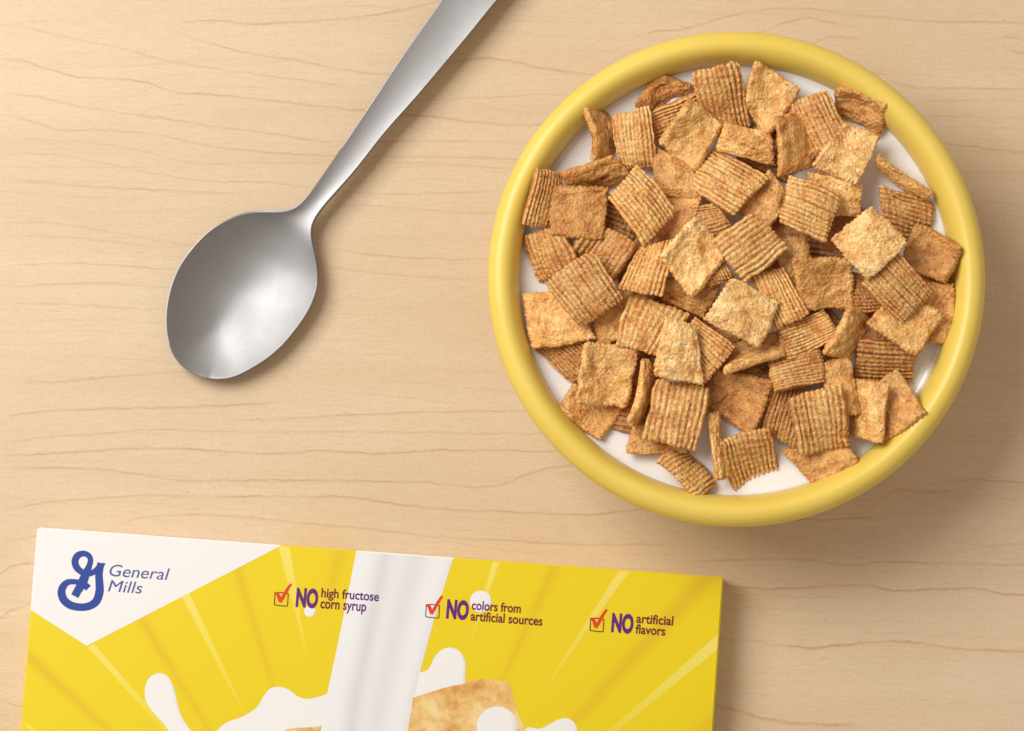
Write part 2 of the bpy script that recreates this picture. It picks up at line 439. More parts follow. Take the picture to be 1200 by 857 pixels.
def make_cereal(seed, quad, zs, kind, cu, cv, tint, label, group):
    rng = np.random.default_rng(seed)
    P = [un(px, py, MILK_Z + z*0.001) for (px, py), z in zip(quad, zs)]
    cen = sum(P)/4
    P = [(p-cen)*1.04+np.array([0, 0, rng.uniform(-1.5, 1.5)*0.001]) for p in P]
    A, B = GA, GB
    # rounded, slightly ragged outline
    rd = 0.055
    a = A*np.sqrt(1-rd*B*B*B*B*1.4); b = B*np.sqrt(1-rd*A*A*A*A*1.4)
    edge = np.maximum(np.abs(A), np.abs(B))
    wob = 0.040*edge**3
    a = a + wob*vnoise(rng, A, B, 9)+0.05*edge*vnoise(rng, A, B, 3)
    b = b + wob*vnoise(rng, A, B, 9)+0.05*edge*vnoise(rng, A, B, 3)
    wa, wb = (a+1)/2, (b+1)/2
    if kind == 's':                       # crumbly, beaded border
        bw = 0.028*edge**10
        a = a + bw*np.sin(B*rng.uniform(30, 38)+2*vnoise(rng, A, B, 4))*np.abs(A)
        b = b + bw*np.sin(A*rng.uniform(30, 38)+2*vnoise(rng, A, B, 4))*np.abs(B)
    wa, wb = (a+1)/2, (b+1)/2
    base = (P[0][None, None]*((1-wa)*(1-wb))[..., None] + P[1][None, None]*(wa*(1-wb))[..., None]
            + P[2][None, None]*(wa*wb)[..., None] + P[3][None, None]*((1-wa)*wb)[..., None])
    U = (P[1]+P[2]-P[0]-P[3])/2; V = (P[3]+P[2]-P[0]-P[1])/2
    nrm = np.cross(U, V); nrm /= np.linalg.norm(nrm)+1e-12
    if nrm[2] < 0: nrm = -nrm; flip = True
    else: flip = False
    low = 1.2*vnoise(rng, A, B, 2)
    curl = 1.5*cu*(1-A*A)+1.5*cv*(1-B*B)+low
    base = base + nrm[None, None]*(curl*0.001)[..., None]
    gran = vnoise(rng, A, B, 26)
    m = edge
    body = np.sqrt(np.clip(1-m**11, 0, 1))
    if kind in 'uv':
        q = B if kind == 'u' else A; l = A if kind == 'u' else B
        nr = rng.integers(10, 13)
        q2 = q + 0.022*vnoise(rng, A, B, 4)
        ph = math.pi*nr*(q2+1)/2
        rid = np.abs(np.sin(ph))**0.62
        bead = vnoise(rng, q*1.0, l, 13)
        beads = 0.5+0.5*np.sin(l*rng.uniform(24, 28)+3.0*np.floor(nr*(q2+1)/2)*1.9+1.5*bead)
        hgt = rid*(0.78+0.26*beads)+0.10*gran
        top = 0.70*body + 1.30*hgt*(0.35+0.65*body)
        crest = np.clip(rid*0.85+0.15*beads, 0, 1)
        bott = (1.2+0.4*rid)*body
        # serrated border where ridges run out
        ragged = (rid-0.5)*0.00055*(np.abs(l) > 0.93)
        base = base + ragged[..., None]*((U if kind == 'u' else V)/np.linalg.norm(U if kind == 'u' else V))[None, None]*np.sign(l)[..., None]
    else:
        d1 = vnoise(rng, A, B, 6); d2 = vnoise(rng, A, B, 13)
        rimr = np.exp(-((1-m)/0.10)**2)
        streak = vnoise(rng, A*0.35, B, 12)
        hgt = 0.50*d1+0.26*d2+0.18*gran+0.30*streak
        top = (1.45+0.80*hgt)*body + 0.55*rimr*body*(0.7+0.6*vnoise(rng, A, B, 14))
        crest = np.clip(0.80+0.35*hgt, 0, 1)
        bott = (1.5+0.3*d1)*body
    # local normals of the mid surface
    du = np.gradient(base, axis=0); dv = np.gradient(base, axis=1)
    nn = np.cross(du, dv); nn /= np.linalg.norm(nn, axis=2, keepdims=True)+1e-12
    if flip: nn = -nn
    Tt = base + nn*(top*0.001)[..., None]
    Bt = base - nn*(bott*0.001)[..., None]
    verts = np.concatenate([Tt.reshape(-1, 3), Bt[INNER]])
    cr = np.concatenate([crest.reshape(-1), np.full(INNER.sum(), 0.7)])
    me = bpy.data.meshes.new('cereal_square')
    F = CF if not flip else [f[::-1] for f in CF]
    me.from_pydata(verts.tolist(), [], F)
    me.polygons.foreach_set('use_smooth', [True]*len(me.polygons))
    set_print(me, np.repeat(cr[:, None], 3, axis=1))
    me.materials.append(CEREAL_MAT)
    o = bpy.data.objects.new('cereal_square', me)
    o.location = cen; o.color = (*tint, 1)
    link(o, label=label, cat='cereal', group=group)
    return o

# each entry: corners in the photograph, heights above the milk (mm), ridge direction or plain, sag (mm), tint, label
G = 'cereal squares in the bowl of milk'
PALE, MID, DARK, WET = (1.14, 1.27, 1.48), (0.93, 0.87, 0.80), (0.78, 0.67, 0.54), (0.58, 0.46, 0.38)  # toast tones
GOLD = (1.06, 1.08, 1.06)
C = [
 ([(681,124),(709,133),(714,182),(694,188)], (9,-2,-2,9), 's', 0, 1.5, MID, 'narrow tilted cereal square alone in milk near upper left bowl rim'),
 ([(719,137),(761,126),(770,192),(730,194)], (7,7,7,3), 'v', 1, 1, GOLD, 'ridged cereal square with vertical ribs beside the milk gap at upper left'),
 ([(744,124),(779,90),(813,101),(772,138)], (6,6,0,0), 's', -2, 0, DARK, 'dark curved cereal square at the rim, left of the topmost ribbed square'),
 ([(761,131),(814,108),(825,150),(768,168)], (7,7,1,1), 'u', 0.5, 0.5, MID, 'ribbed cereal square half hidden under a plain square near the top left'),
 ([(808,116),(848,147),(814,200),(771,167)], (13,11,9,11), 's', -1.5, 1.0, GOLD, 'plain dented cereal square standing diamond wise just below the topmost ribbed one'),
 ([(811,86),(866,73),(878,146),(826,154)], (10,10,3,3), 'v', 1.2, 0, MID, 'large ribbed cereal square with vertical ribs at the very top of the bowl'),
 ([(886,70),(938,106),(898,164),(872,116)], (11,9,6,7), 's', -2.0, 0, GOLD, 'large plain cereal square with pointed lower tip at the top of the bowl'),
 ([(922,128),(968,107),(996,163),(950,188)], (3,8,8,5), 'v', 1.8, 0, MID, 'bumpy ribbed cereal square curving over at the upper right, ribs running downward'),
 ([(908,138),(944,132),(953,195),(912,206)], (15,4,4,15), 's', 0, 0.5, MID, 'plain cereal square on edge with pale beaded left side near the top right'),
 ([(977,106),(1040,121),(1031,159),(982,137)], (9,12,2,1), 's', -1.5, -0.5, MID, 'bumpy plain cereal square leaning on the upper right inner wall of the bowl'),
 ([(988,143),(1032,160),(1005,219),(952,194)], (9,10,11,11), 's', -0.5, -0.5, PALE, 'pale flat four cornered cereal square below the one leaning on the upper right wall'),
 ([(1030,181),(1092,224),(1079,236),(1031,199)], (10,7,0,2), 's', 0.5, 0, GOLD, 'slender cereal square standing on edge in milk at the right, two o\'clock'),
 ([(1031,218),(1091,238),(1084,286),(1031,274)], (6,-0.6,-0.6,5), 'u', 0.3, 1, MID, 'ribbed cereal square dipping into the milk at the right side, ribs nearly level'),
 ([(1021,243),(1063,285),(1016,328),(974,280)], (18,17,16,16), 's', 0.4, 0.3, PALE, 'palest large diamond shaped plain cereal square lying flat at the right of the heap'),
 ([(1075,260),(1126,291),(1108,332),(1052,314)], (9,14,10,6), 's', -1.5, -0.5, DARK, 'brown plain cereal square resting against the right rim at three o\'clock'),
 ([(1052,297),(1092,341),(1057,379),(1010,333)], (13,12,13,15), 'u', 0.6, 0.5, MID, 'diagonal ribbed cereal square lying directly below the palest flat diamond'),
 ([(1064,334),(1116,332),(1115,402),(1068,398)], (6,5,3,4), 's', 0, 0.8, MID, 'plain cereal square mostly covered, its edge close to the right rim'),
 ([(1048,342),(1108,369),(1072,418),(1016,381)], (10,10,10,11), 's', 0.4, -1.4, GOLD, 'plain creased cereal square under the diagonal ribbed one at the lower right'),
 ([(925,205),(985,227),(967,286),(915,262)], (16,15,15,16), 'u', 0.8, 0.6, GOLD, 'ribbed cereal square with pale left edge lying in the upper right middle of heap'),
 ([(945,200),(1010,216),(1007,254),(952,252)], (8,9,8,8), 's', 0.5, 0, GOLD, 'plain cereal square peeking out behind the ribbed one with the pale left edge'),
 ([(903,197),(922,232),(900,273),(858,246)], (8,8,8,6), 's', 0.3, 0.3, MID, 'smooth brown cereal square tucked left of the ribbed one with pale left edge'),
 ([(850,146),(900,158),(908,193),(840,176)], (11,11,10,10), 's', 1.0, 0.8, GOLD, 'plain rounded cereal square between two larger plain squares near the top'),
 ([(838,176),(901,208),(859,254),(808,219)], (8,11,12,11), 'u', 0.5, 0.8, GOLD, 'large ribbed cereal square left of centre top, ribs slanting down to the right'),
 ([(765,172),(812,195),(822,237),(768,226)], (7,8,8,7), 's', 0.5, 0.5, MID, 'smooth cereal square lying under the dented diamond shaped plain one'),
 ([(747,195),(791,245),(753,289),(714,233)], (13,12,13,13), 'u', 0.8, 0.6, GOLD, 'large ribbed cereal square at the left middle with a beaded left corner'),
 ([(628,198),(655,206),(645,270),(612,261)], (12,4,3,11), 'v', 0.8, 0.5, MID, 'steep ribbed cereal square leaning on the left inner wall of the bowl'),
 ([(656,203),(717,182),(742,204),(680,232)], (9,9,2,2), 's', 0, 0.5, DARK, 'long low brown cereal square tilted away just under the upper left milk gap'),
 ([(647,217),(714,220),(706,280),(644,277)], (11,10,9,10), 's', 0.4, -0.6, DARK, 'dull brown plain cereal square next to the steep ribbed one on the left wall'),
 ([(614,277),(661,265),(680,310),(634,331)], (0.5,8,8,0), 'v', 1.4, 0.4, MID, 'ribbed cereal square with its left side in the milk at nine o\'clock'),
 ([(694,260),(747,289),(720,330),(670,292)], (11,12,6,6), 'v', -1.8, 1.2, MID, 'saddle curved ribbed cereal square above the big diagonal ribbed one at left'),
 ([(694,294),(730,349),(680,383),(637,331)], (15,12,10,13), 'u', 0.7, 0.6, MID, 'big diagonal ribbed cereal square lying on top at the left side'),
 ([(613,344),(668,344),(699,397),(625,408)], (4,6,7,5), 's', 0.6, 0.5, GOLD, 'plain pitted cereal square touching milk at left, under the big diagonal ribbed one'),
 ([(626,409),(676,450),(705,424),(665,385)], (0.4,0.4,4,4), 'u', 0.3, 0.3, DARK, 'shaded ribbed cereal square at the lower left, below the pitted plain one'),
 ([(686,402),(748,409),(735,477),(675,472)], (13,11,9,12), 's', -1.6, -0.4, GOLD, 'plain cereal square with rolled pale left edge at the lower left'),
 ([(672,450),(731,477),(706,516),(653,484)], (2.5,3,3,3.5), 's', -1.0, -0.6, MID, 'plain speckled cereal square floating in milk by the lower left rim'),
 ([(751,420),(767,424),(747,498),(734,494)], (13,2,1,12), 's', 0, 0.8, GOLD, 'thin cereal square on edge beside the plain square with rolled left edge'),
 ([(769,446),(832,455),(816,527),(755,514)], (8,10,11,10), 'v', 0.8, 0.4, GOLD, 'square ribbed cereal piece with straight vertical ribs at the bottom centre left'),
 ([(744,495),(800,506),(808,531),(734,531)], (1,3,5,3), 's', 0, 0.4, MID, 'plain cereal square flat in the milk beneath the vertically ribbed bottom left one'),
 ([(766,542),(816,587),(834,570),(800,526)], (6,6,-0.5,-0.5), 'v', 0.6, 1.2, GOLD, 'ribbed cereal square curled at the bottom rim, its ribs pointing up right'),
 ([(829,484),(842,485),(853,560),(837,562)], (8,6,5,8), 's', 0, 0, GOLD, 'very thin cereal square standing upright in milk at the bottom'),
 ([(845,521),(903,501),(912,548),(860,577)], (9,10,1.0,0.6), 'v', -0.9, 0, MID, 'ribbed cereal square with curved top edge dipping into milk at bottom centre'),
 ([(837,433),(905,448),(879,512),(830,478)], (7,10,8,5), 's', -1.8, -1.2, DARK, 'brown dished plain cereal square with pale right edge at the bottom centre'),
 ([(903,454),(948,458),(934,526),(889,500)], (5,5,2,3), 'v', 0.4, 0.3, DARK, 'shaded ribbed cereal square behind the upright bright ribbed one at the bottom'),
 ([(924,469),(987,450),(997,521),(935,531)], (13,14,8,8), 'v', -1.0, 0.9, GOLD, 'bright ribbed cereal square with dipped top edge at the bottom right of heap'),
 ([(960,428),(994,419),(1008,483),(975,492)], (8,8,8,8), 's', 0.6, 0.6, MID, 'plain cereal square with lumpy right edge behind the bright ribbed one'),
 ([(1003,445),(1043,450),(1034,521),(996,508)], (5,12,11,2), 's', 0.8, 0.3, GOLD, 'plain narrow cereal square leaning at the lower right, left of the rim piece'),
 ([(1050,432),(1087,484),(1037,520),(1016,462)], (7,12.5,8.5,4), 's', -0.4, 0.3, MID, 'plain cereal square touching the lower right rim at four o\'clock'),
 ([(1009,397),(1073,402),(1067,446),(1000,444)], (7,6,0.5,1.5), 'u', 0.3, 0.6, DARK, 'brown ribbed cereal square with level ribs beside the milk at lower right'),
 ([(996,358),(1021,372),(996,421),(963,415)], (13,4,3,11), 's', 0.3, 0.8, GOLD, 'plain cereal square on its side with ragged pale left edge, right of centre'),
 ([(911,384),(963,364),(987,394),(924,421)], (9,9,12,12), 'u', -1.4, 0.4, GOLD, 'cereal square with faint ribs and pale lower edge below the upright plain one'),
 ([(858,326),(914,354),(888,409),(825,374)], (18,16,17,17), 's', 0.4, 0.2, PALE, 'pale plain cereal square lying flat on top at the centre of the heap'),
 ([(880,325),(918,316),(947,368),(908,388)], (11,10,11,12), 'v', 0.6, 0.6, GOLD, 'faintly ribbed golden cereal square right of the pale flat centre one'),
 ([(862,404),(912,387),(919,416),(846,439)], (4,5,12,12), 's', 0, -0.8, GOLD, 'tilted cereal square with a thick pale lower edge below the pale centre one'),
 ([(901,424),(960,408),(966,449),(908,459)], (7,7,11,11), 'u', 0.4, 0.6, MID, 'short ribbed cereal square with level ribs below the centre of the heap'),
 ([(779,371),(813,384),(824,452),(765,438)], (18,15,14,18), 's', 0.2, 0.6, PALE, 'tall pale plain cereal square with thick left edge, left below the centre'),
 ([(815,372),(861,406),(826,450),(796,410)], (11,13,12,11), 'u', 0.5, 0.4, GOLD, 'small lightly ribbed cereal square between two pale plain ones below the centre'),
 ([(738,345),(808,371),(775,418),(721,404)], (8,8,12,11), 'v', 0.8, 0.5, GOLD, 'ribbed cereal square left of the tall pale plain one, ribs downward'),
 ([(752,291),(790,285),(777,347),(722,338)], (12,12,14,14), 'v', 0.8, 0.8, GOLD, 'bright ribbed cereal square left of the tilted pale one at the centre left'),
 ([(815,253),(855,297),(811,349),(775,300)], (20,17,16,19), 's', -1.2, 0.4, PALE, 'large pale plain cereal square with white upper left edge, left of centre'),
 ([(804,243),(842,237),(858,272),(820,284)], (8,9,9,8), 'u', 0.4, 0.4, MID, 'ribbed cereal square mostly hidden above the large pale one left of centre'),
 ([(881,250),(924,293),(874,330),(833,281)], (17,15,15,17), 'v', 0.8, 0.8, GOLD, 'big ribbed cereal square in the middle of the heap, ribs rising right'),
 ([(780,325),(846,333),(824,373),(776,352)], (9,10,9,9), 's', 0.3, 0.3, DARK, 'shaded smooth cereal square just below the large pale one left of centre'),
 ([(812,310),(850,308),(858,324),(830,337)], (11,12,12,11), 'v', 0.3, 0.3, MID, 'small brown corner of a cereal square right of the large pale one'),
 ([(907,283),(941,276),(953,320),(922,347)], (9,9,7,8), 's', 0.3, 0.3, MID, 'shaded plain cereal square in a hollow right of the middle ribbed one'),
 ([(929,303),(999,303),(1001,362),(938,364)], (16,16,10,10), 's', -0.6, -0.8, MID, 'upright plain cereal square with a thick pale top edge, right of centre'),
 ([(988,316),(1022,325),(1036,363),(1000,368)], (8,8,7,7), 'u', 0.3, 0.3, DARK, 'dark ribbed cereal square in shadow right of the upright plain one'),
 ([(916,527),(991,521),(1007,540),(955,571)], (2.5,4.5,6,4), 's', -0.6, 0.3, MID, 'plain cereal square flat in milk at the bottom right rim, five o\'clock'),
 ([(694,352),(742,326),(744,392),(700,406)], (5,6,7,5), 's', 0.3, 0.3, MID, 'smooth cereal square showing between the big diagonal ribbed one and its right neighbour'),
 ([(775,230),(822,234),(806,286),(766,291)], (7,8,8,7), 's', 0.3, 0.3, MID, 'brown cereal square showing between two large ribbed ones at the upper left middle'),
]
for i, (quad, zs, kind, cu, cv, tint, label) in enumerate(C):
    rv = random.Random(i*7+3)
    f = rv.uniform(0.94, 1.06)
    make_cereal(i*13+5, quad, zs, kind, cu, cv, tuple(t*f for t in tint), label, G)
# pieces deeper in the heap that show only as brown corners in the gaps
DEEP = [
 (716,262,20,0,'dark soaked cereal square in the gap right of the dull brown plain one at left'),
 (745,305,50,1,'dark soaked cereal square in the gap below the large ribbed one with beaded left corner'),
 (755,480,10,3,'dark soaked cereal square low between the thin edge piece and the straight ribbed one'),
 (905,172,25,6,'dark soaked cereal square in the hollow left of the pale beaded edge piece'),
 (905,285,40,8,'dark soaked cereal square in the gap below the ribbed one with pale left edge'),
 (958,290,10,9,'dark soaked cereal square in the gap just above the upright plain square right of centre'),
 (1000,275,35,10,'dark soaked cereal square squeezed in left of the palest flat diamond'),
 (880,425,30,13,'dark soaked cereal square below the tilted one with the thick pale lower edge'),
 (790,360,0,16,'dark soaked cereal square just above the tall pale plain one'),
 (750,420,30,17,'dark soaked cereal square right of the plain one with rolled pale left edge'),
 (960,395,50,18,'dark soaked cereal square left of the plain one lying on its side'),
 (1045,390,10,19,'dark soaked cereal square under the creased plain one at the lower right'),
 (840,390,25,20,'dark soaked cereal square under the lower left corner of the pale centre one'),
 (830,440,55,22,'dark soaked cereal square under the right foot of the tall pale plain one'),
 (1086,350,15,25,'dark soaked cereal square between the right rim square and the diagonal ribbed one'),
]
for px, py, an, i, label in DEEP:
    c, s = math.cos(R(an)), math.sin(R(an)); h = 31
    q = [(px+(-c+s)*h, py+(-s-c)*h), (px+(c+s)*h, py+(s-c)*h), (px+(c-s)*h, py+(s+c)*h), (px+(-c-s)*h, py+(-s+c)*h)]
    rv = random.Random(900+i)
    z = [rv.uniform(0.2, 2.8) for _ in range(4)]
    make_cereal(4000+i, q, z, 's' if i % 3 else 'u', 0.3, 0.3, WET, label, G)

# ------------------------------------------------------------------ spoon
def build_spoon():
    left = [(341,249),(308.8,248),(287,249),(268.5,255.5),(247,267.6),(223,291.7),(206.8,315.9),(197.4,342.7),(193.4,372),(194.8,393.7),(201.5,415),(215,431),(233.7,440.6),(246,443.6)]
    right = [(370.5,251.5),(363.8,264.9),(365,281),(371,307.8),(372.7,329),(365,356),(346.4,385.6),(319.5,415),(292.7,432.6),(274,441.4),(255,444),(246,443.6)]
    hl = [(516.5,0),(486,43),(460,81),(434,121),(408,160),(376,207),(362,227),(353,240)]
    hr = [(581.5,0),(556,32),(520,75),(488,113),(452,153),(412,204),(391,227),(378,241)]
    ax0 = np.array([548.5, 0.0]); tip = np.array([246, 444.0])
    hd = np.array([356-548.5, 252.0]); hd /= np.linalg.norm(hd)
    # handle runs on past the top of the photograph
    ext = 150.0
    hl = [(516.5-hd[0]*ext-14, -hd[1]*ext-8), (516.5-hd[0]*80-9, -hd[1]*80-6)] + hl
    hr = [(581.5-hd[0]*ext+13, -hd[1]*ext+8), (581.5-hd[0]*80+9, -hd[1]*80+6)] + hr
    L = np.array(hl + left); Rr = np.array(hr + right)
    def resamp(P, ts):
        d = np.r_[0, np.cumsum(np.linalg.norm(np.diff(P, axis=0), axis=1))]
        return d, P
    # match the two sides by handle part and bowl part separately
    def part(P, n, ease):
        P = np.array(P, float)
        d = np.r_[0, np.cumsum(np.linalg.norm(np.diff(P, axis=0), axis=1))]; d /= d[-1]
        t = np.linspace(0, 1, n)
        if ease: t = 1-(1-t)**ease
        # smooth Catmull-like resample through cubic interpolation of chord length
        out = np.zeros((n, 2))
        for c in range(2):
            m = np.gradient(P[:, c], d)
            i = np.clip(np.searchsorted(d, t, side='right')-1, 0, len(d)-2)
            h = d[i+1]-d[i]; u = (t-d[i])/h
            out[:, c] = ((2*u**3-3*u**2+1)*P[i, c] + (u**3-2*u**2+u)*h*m[i] + (-2*u**3+3*u**2)*P[i+1, c] + (u**3-u**2)*h*m[i+1])
        return out
    nh, nb = 60, 70
    PL = np.vstack([part(hl + [left[0]], nh, 0)[:-1], part(left, nb, 1.2)])
    PR = np.vstack([part(hr + [right[0]], nh, 0)[:-1], part(right, nb, 1.2)])
    # a light smoothing of each side
    for P in (PL, PR):
        for _ in range(7): P[1:-1] = P[1:-1]*0.5 + 0.25*(P[:-2]+P[2:])
    PL = PL[:-2]; PR = PR[:-2]
    n = len(PL); nq = 33
    q = np.linspace(-1, 1, nq); q = np.sin(q*math.pi/2*0.96)/math.sin(math.pi/2*0.96)
    # side view: height of the edge, and depth of the hollow, along the spoon
    sidx = np.arange(n)
    zedge = np.interp(sidx, [0, 20, 40, nh-8, nh, nh+8, nh+25, nh+50, n-1], [8, 12.3, 11.8, 11.2, 11.0, 10.6, 9.9, 9.2, 8.6])
    depth = np.interp(sidx, [0, nh-14, nh-4, nh+3, nh+9, nh+18, nh+29, nh+40, nh+52, n-4, n-1], [0.45, 0.45, 0.5, 0.9, 2.8, 5.6, 7.2, 6.2, 3.2, 0.8, 0.25])
    for _ in range(6):
        zedge[1:-1] = zedge[1:-1]*0.5+0.25*(zedge[:-2]+zedge[2:]); depth[1:-1] = depth[1:-1]*0.5+0.25*(depth[:-2]+depth[2:])
    cw = np.interp(sidx, [0, nh, n-14, n-1], [0.34, 0.32, 0.28, 0.22])          # chamfer, mm
    half = np.array([np.linalg.norm(PL[i]-PR[i])/2 for i in range(n)])*PX*1000
    qi = np.linspace(-1, 1, nq-2); qi = np.sin(qi*math.pi/2*0.96)/math.sin(math.pi/2*0.96)
    arc = [PL[-1]*(1-t)+PR[-1]*t+hd*0.7*(1-(2*t-1)**2) for t in np.linspace(0, 1, 9)]
    OUT = np.vstack([PL[nh-5:], PR[nh-5:], arc])
    fine = lambda P: np.vstack([P]+[P[:-1]*(1-t)+P[1:]*t for t in (0.2, 0.4, 0.6, 0.8)])
    OUT = np.vstack([fine(PL[nh-5:]), fine(PR[nh-5:]), arc])
    top = np.zeros((n, nq, 3))
    for i in range(n):
        z = zedge[i]; c_ = min(cw[i]/half[i], 0.25)
        q = np.concatenate([[-1.0], qi*(1-c_), [1.0]])
        for j in range(nq):
            f = (q[j]+1)/2
            p = PL[i]*(1-f)+PR[i]*f
            if i == n-1: p = p+hd*0.7*(1-q[j]**2)
            dep = depth[i]*(1-abs(q[j])**2.0)
            if i > nh+12:                                  # towards the tip the hollow follows the distance from the edge
                w_ = min((i-nh-12)/36.0, 1.0); w_ = w_*w_*(3-2*w_)
                dd = np.min(np.linalg.norm(OUT-p, axis=1))
                dep = dep*(1-w_) + w_*6.6*(1-(1-min(dd/86.0, 1.0))**2)
            zz = (z - dep)*0.001
            if j in (0, nq-1) or i == n-1: zz -= cw[i]*0.0009
            top[i, j] = un(p[0], p[1], zz)
    du = np.gradient(top, axis=0); dv = np.gradient(top, axis=1)
    nn = np.cross(du, dv); ln = np.linalg.norm(nn, axis=2, keepdims=True)
    nn = nn/np.maximum(ln, 1e-12)
    nn[ln[..., 0] < 1e-11] = (0, 0, 1)
    sgn = np.sign(nn[..., 2:3]); sgn[sgn == 0] = 1; nn = nn*sgn
    th = np.interp(sidx, [0, nh-10, nh, nh+20, n-1], [1.9, 2.1, 2.0, 1.1, 1.0])*0.001
    nn[-5:] = (0, 0, 1)
    bot = top - nn*th[:, None, None]
    for j in (0, nq-1): bot[:, j, 2] = np.minimum(bot[:, j, 2], top[:, j, 2]-0.0004)
    bot[-1, :, 2] = np.minimum(bot[-1, :, 2], top[-1, :, 2]-0.0004)
    V = np.concatenate([top.reshape(-1, 3), bot.reshape(-1, 3)]); F = []
    M = n*nq
    for i in range(n-1):
        for j in range(nq-1):
            a, b, c, d = i*nq+j, i*nq+j+1, (i+1)*nq+j+1, (i+1)*nq+j
            F.append((a, d, c, b)); F.append((M+a, M+b, M+c, M+d))
        for j in (0, nq-1):
            a, d = i*nq+j, (i+1)*nq+j
            F.append((a, M+a, M+d, d) if j == 0 else (a, d, M+d, M+a))
    for i in (0, n-1):
        for j in range(nq-1):
            a, b = i*nq+j, i*nq+j+1
            F.append((a, b, M+b, M+a) if i == 0 else (b, a, M+a, M+b))
    org = un(283, 350, 0)
    V = V - org
    V[:, 2] -= V[:, 2].min()-0.0002
    m, nt, b = new_mat('brushed_steel')
    b.inputs['Metallic'].default_value = 1.0
    k = NT(nt); tc = k.n('ShaderNodeTexCoord').outputs['Object']
    n1 = k.noise(tc, 3200.0, 3.0, 0.6)
    k.l(k.mix(k.mapr(n1, 0.35, 0.7, 0, 1), (0.32, 0.313, 0.313), (0.38, 0.372, 0.372)), b.inputs['Base Color'])
    k.l(k.mapr(k.noise(tc, 60.0, 3.0), 0.3, 0.7, 0.48, 0.56), b.inputs['Roughness'])
    k.l(k.bump(n1, 0.07, 0.0003), b.inputs['Normal'])
    me = mesh_np('spoon', V, F, m)
    bm = bmesh.new(); bm.from_mesh(me)
    bmesh.ops.remove_doubles(bm, verts=bm.verts, dist=2e-6)
    bmesh.ops.recalc_face_normals(bm, faces=bm.faces)
    for e in bm.edges:
        if len(e.link_faces) == 2 and e.calc_face_angle(0) > R(50): e.smooth = False
    bm.to_mesh(me); bm.free()
    o = bpy.data.objects.new('spoon', me); o.location = org
    link(o, label='brushed steel spoon lying on the wood table left of the bowl', cat='spoon')
build_spoon()

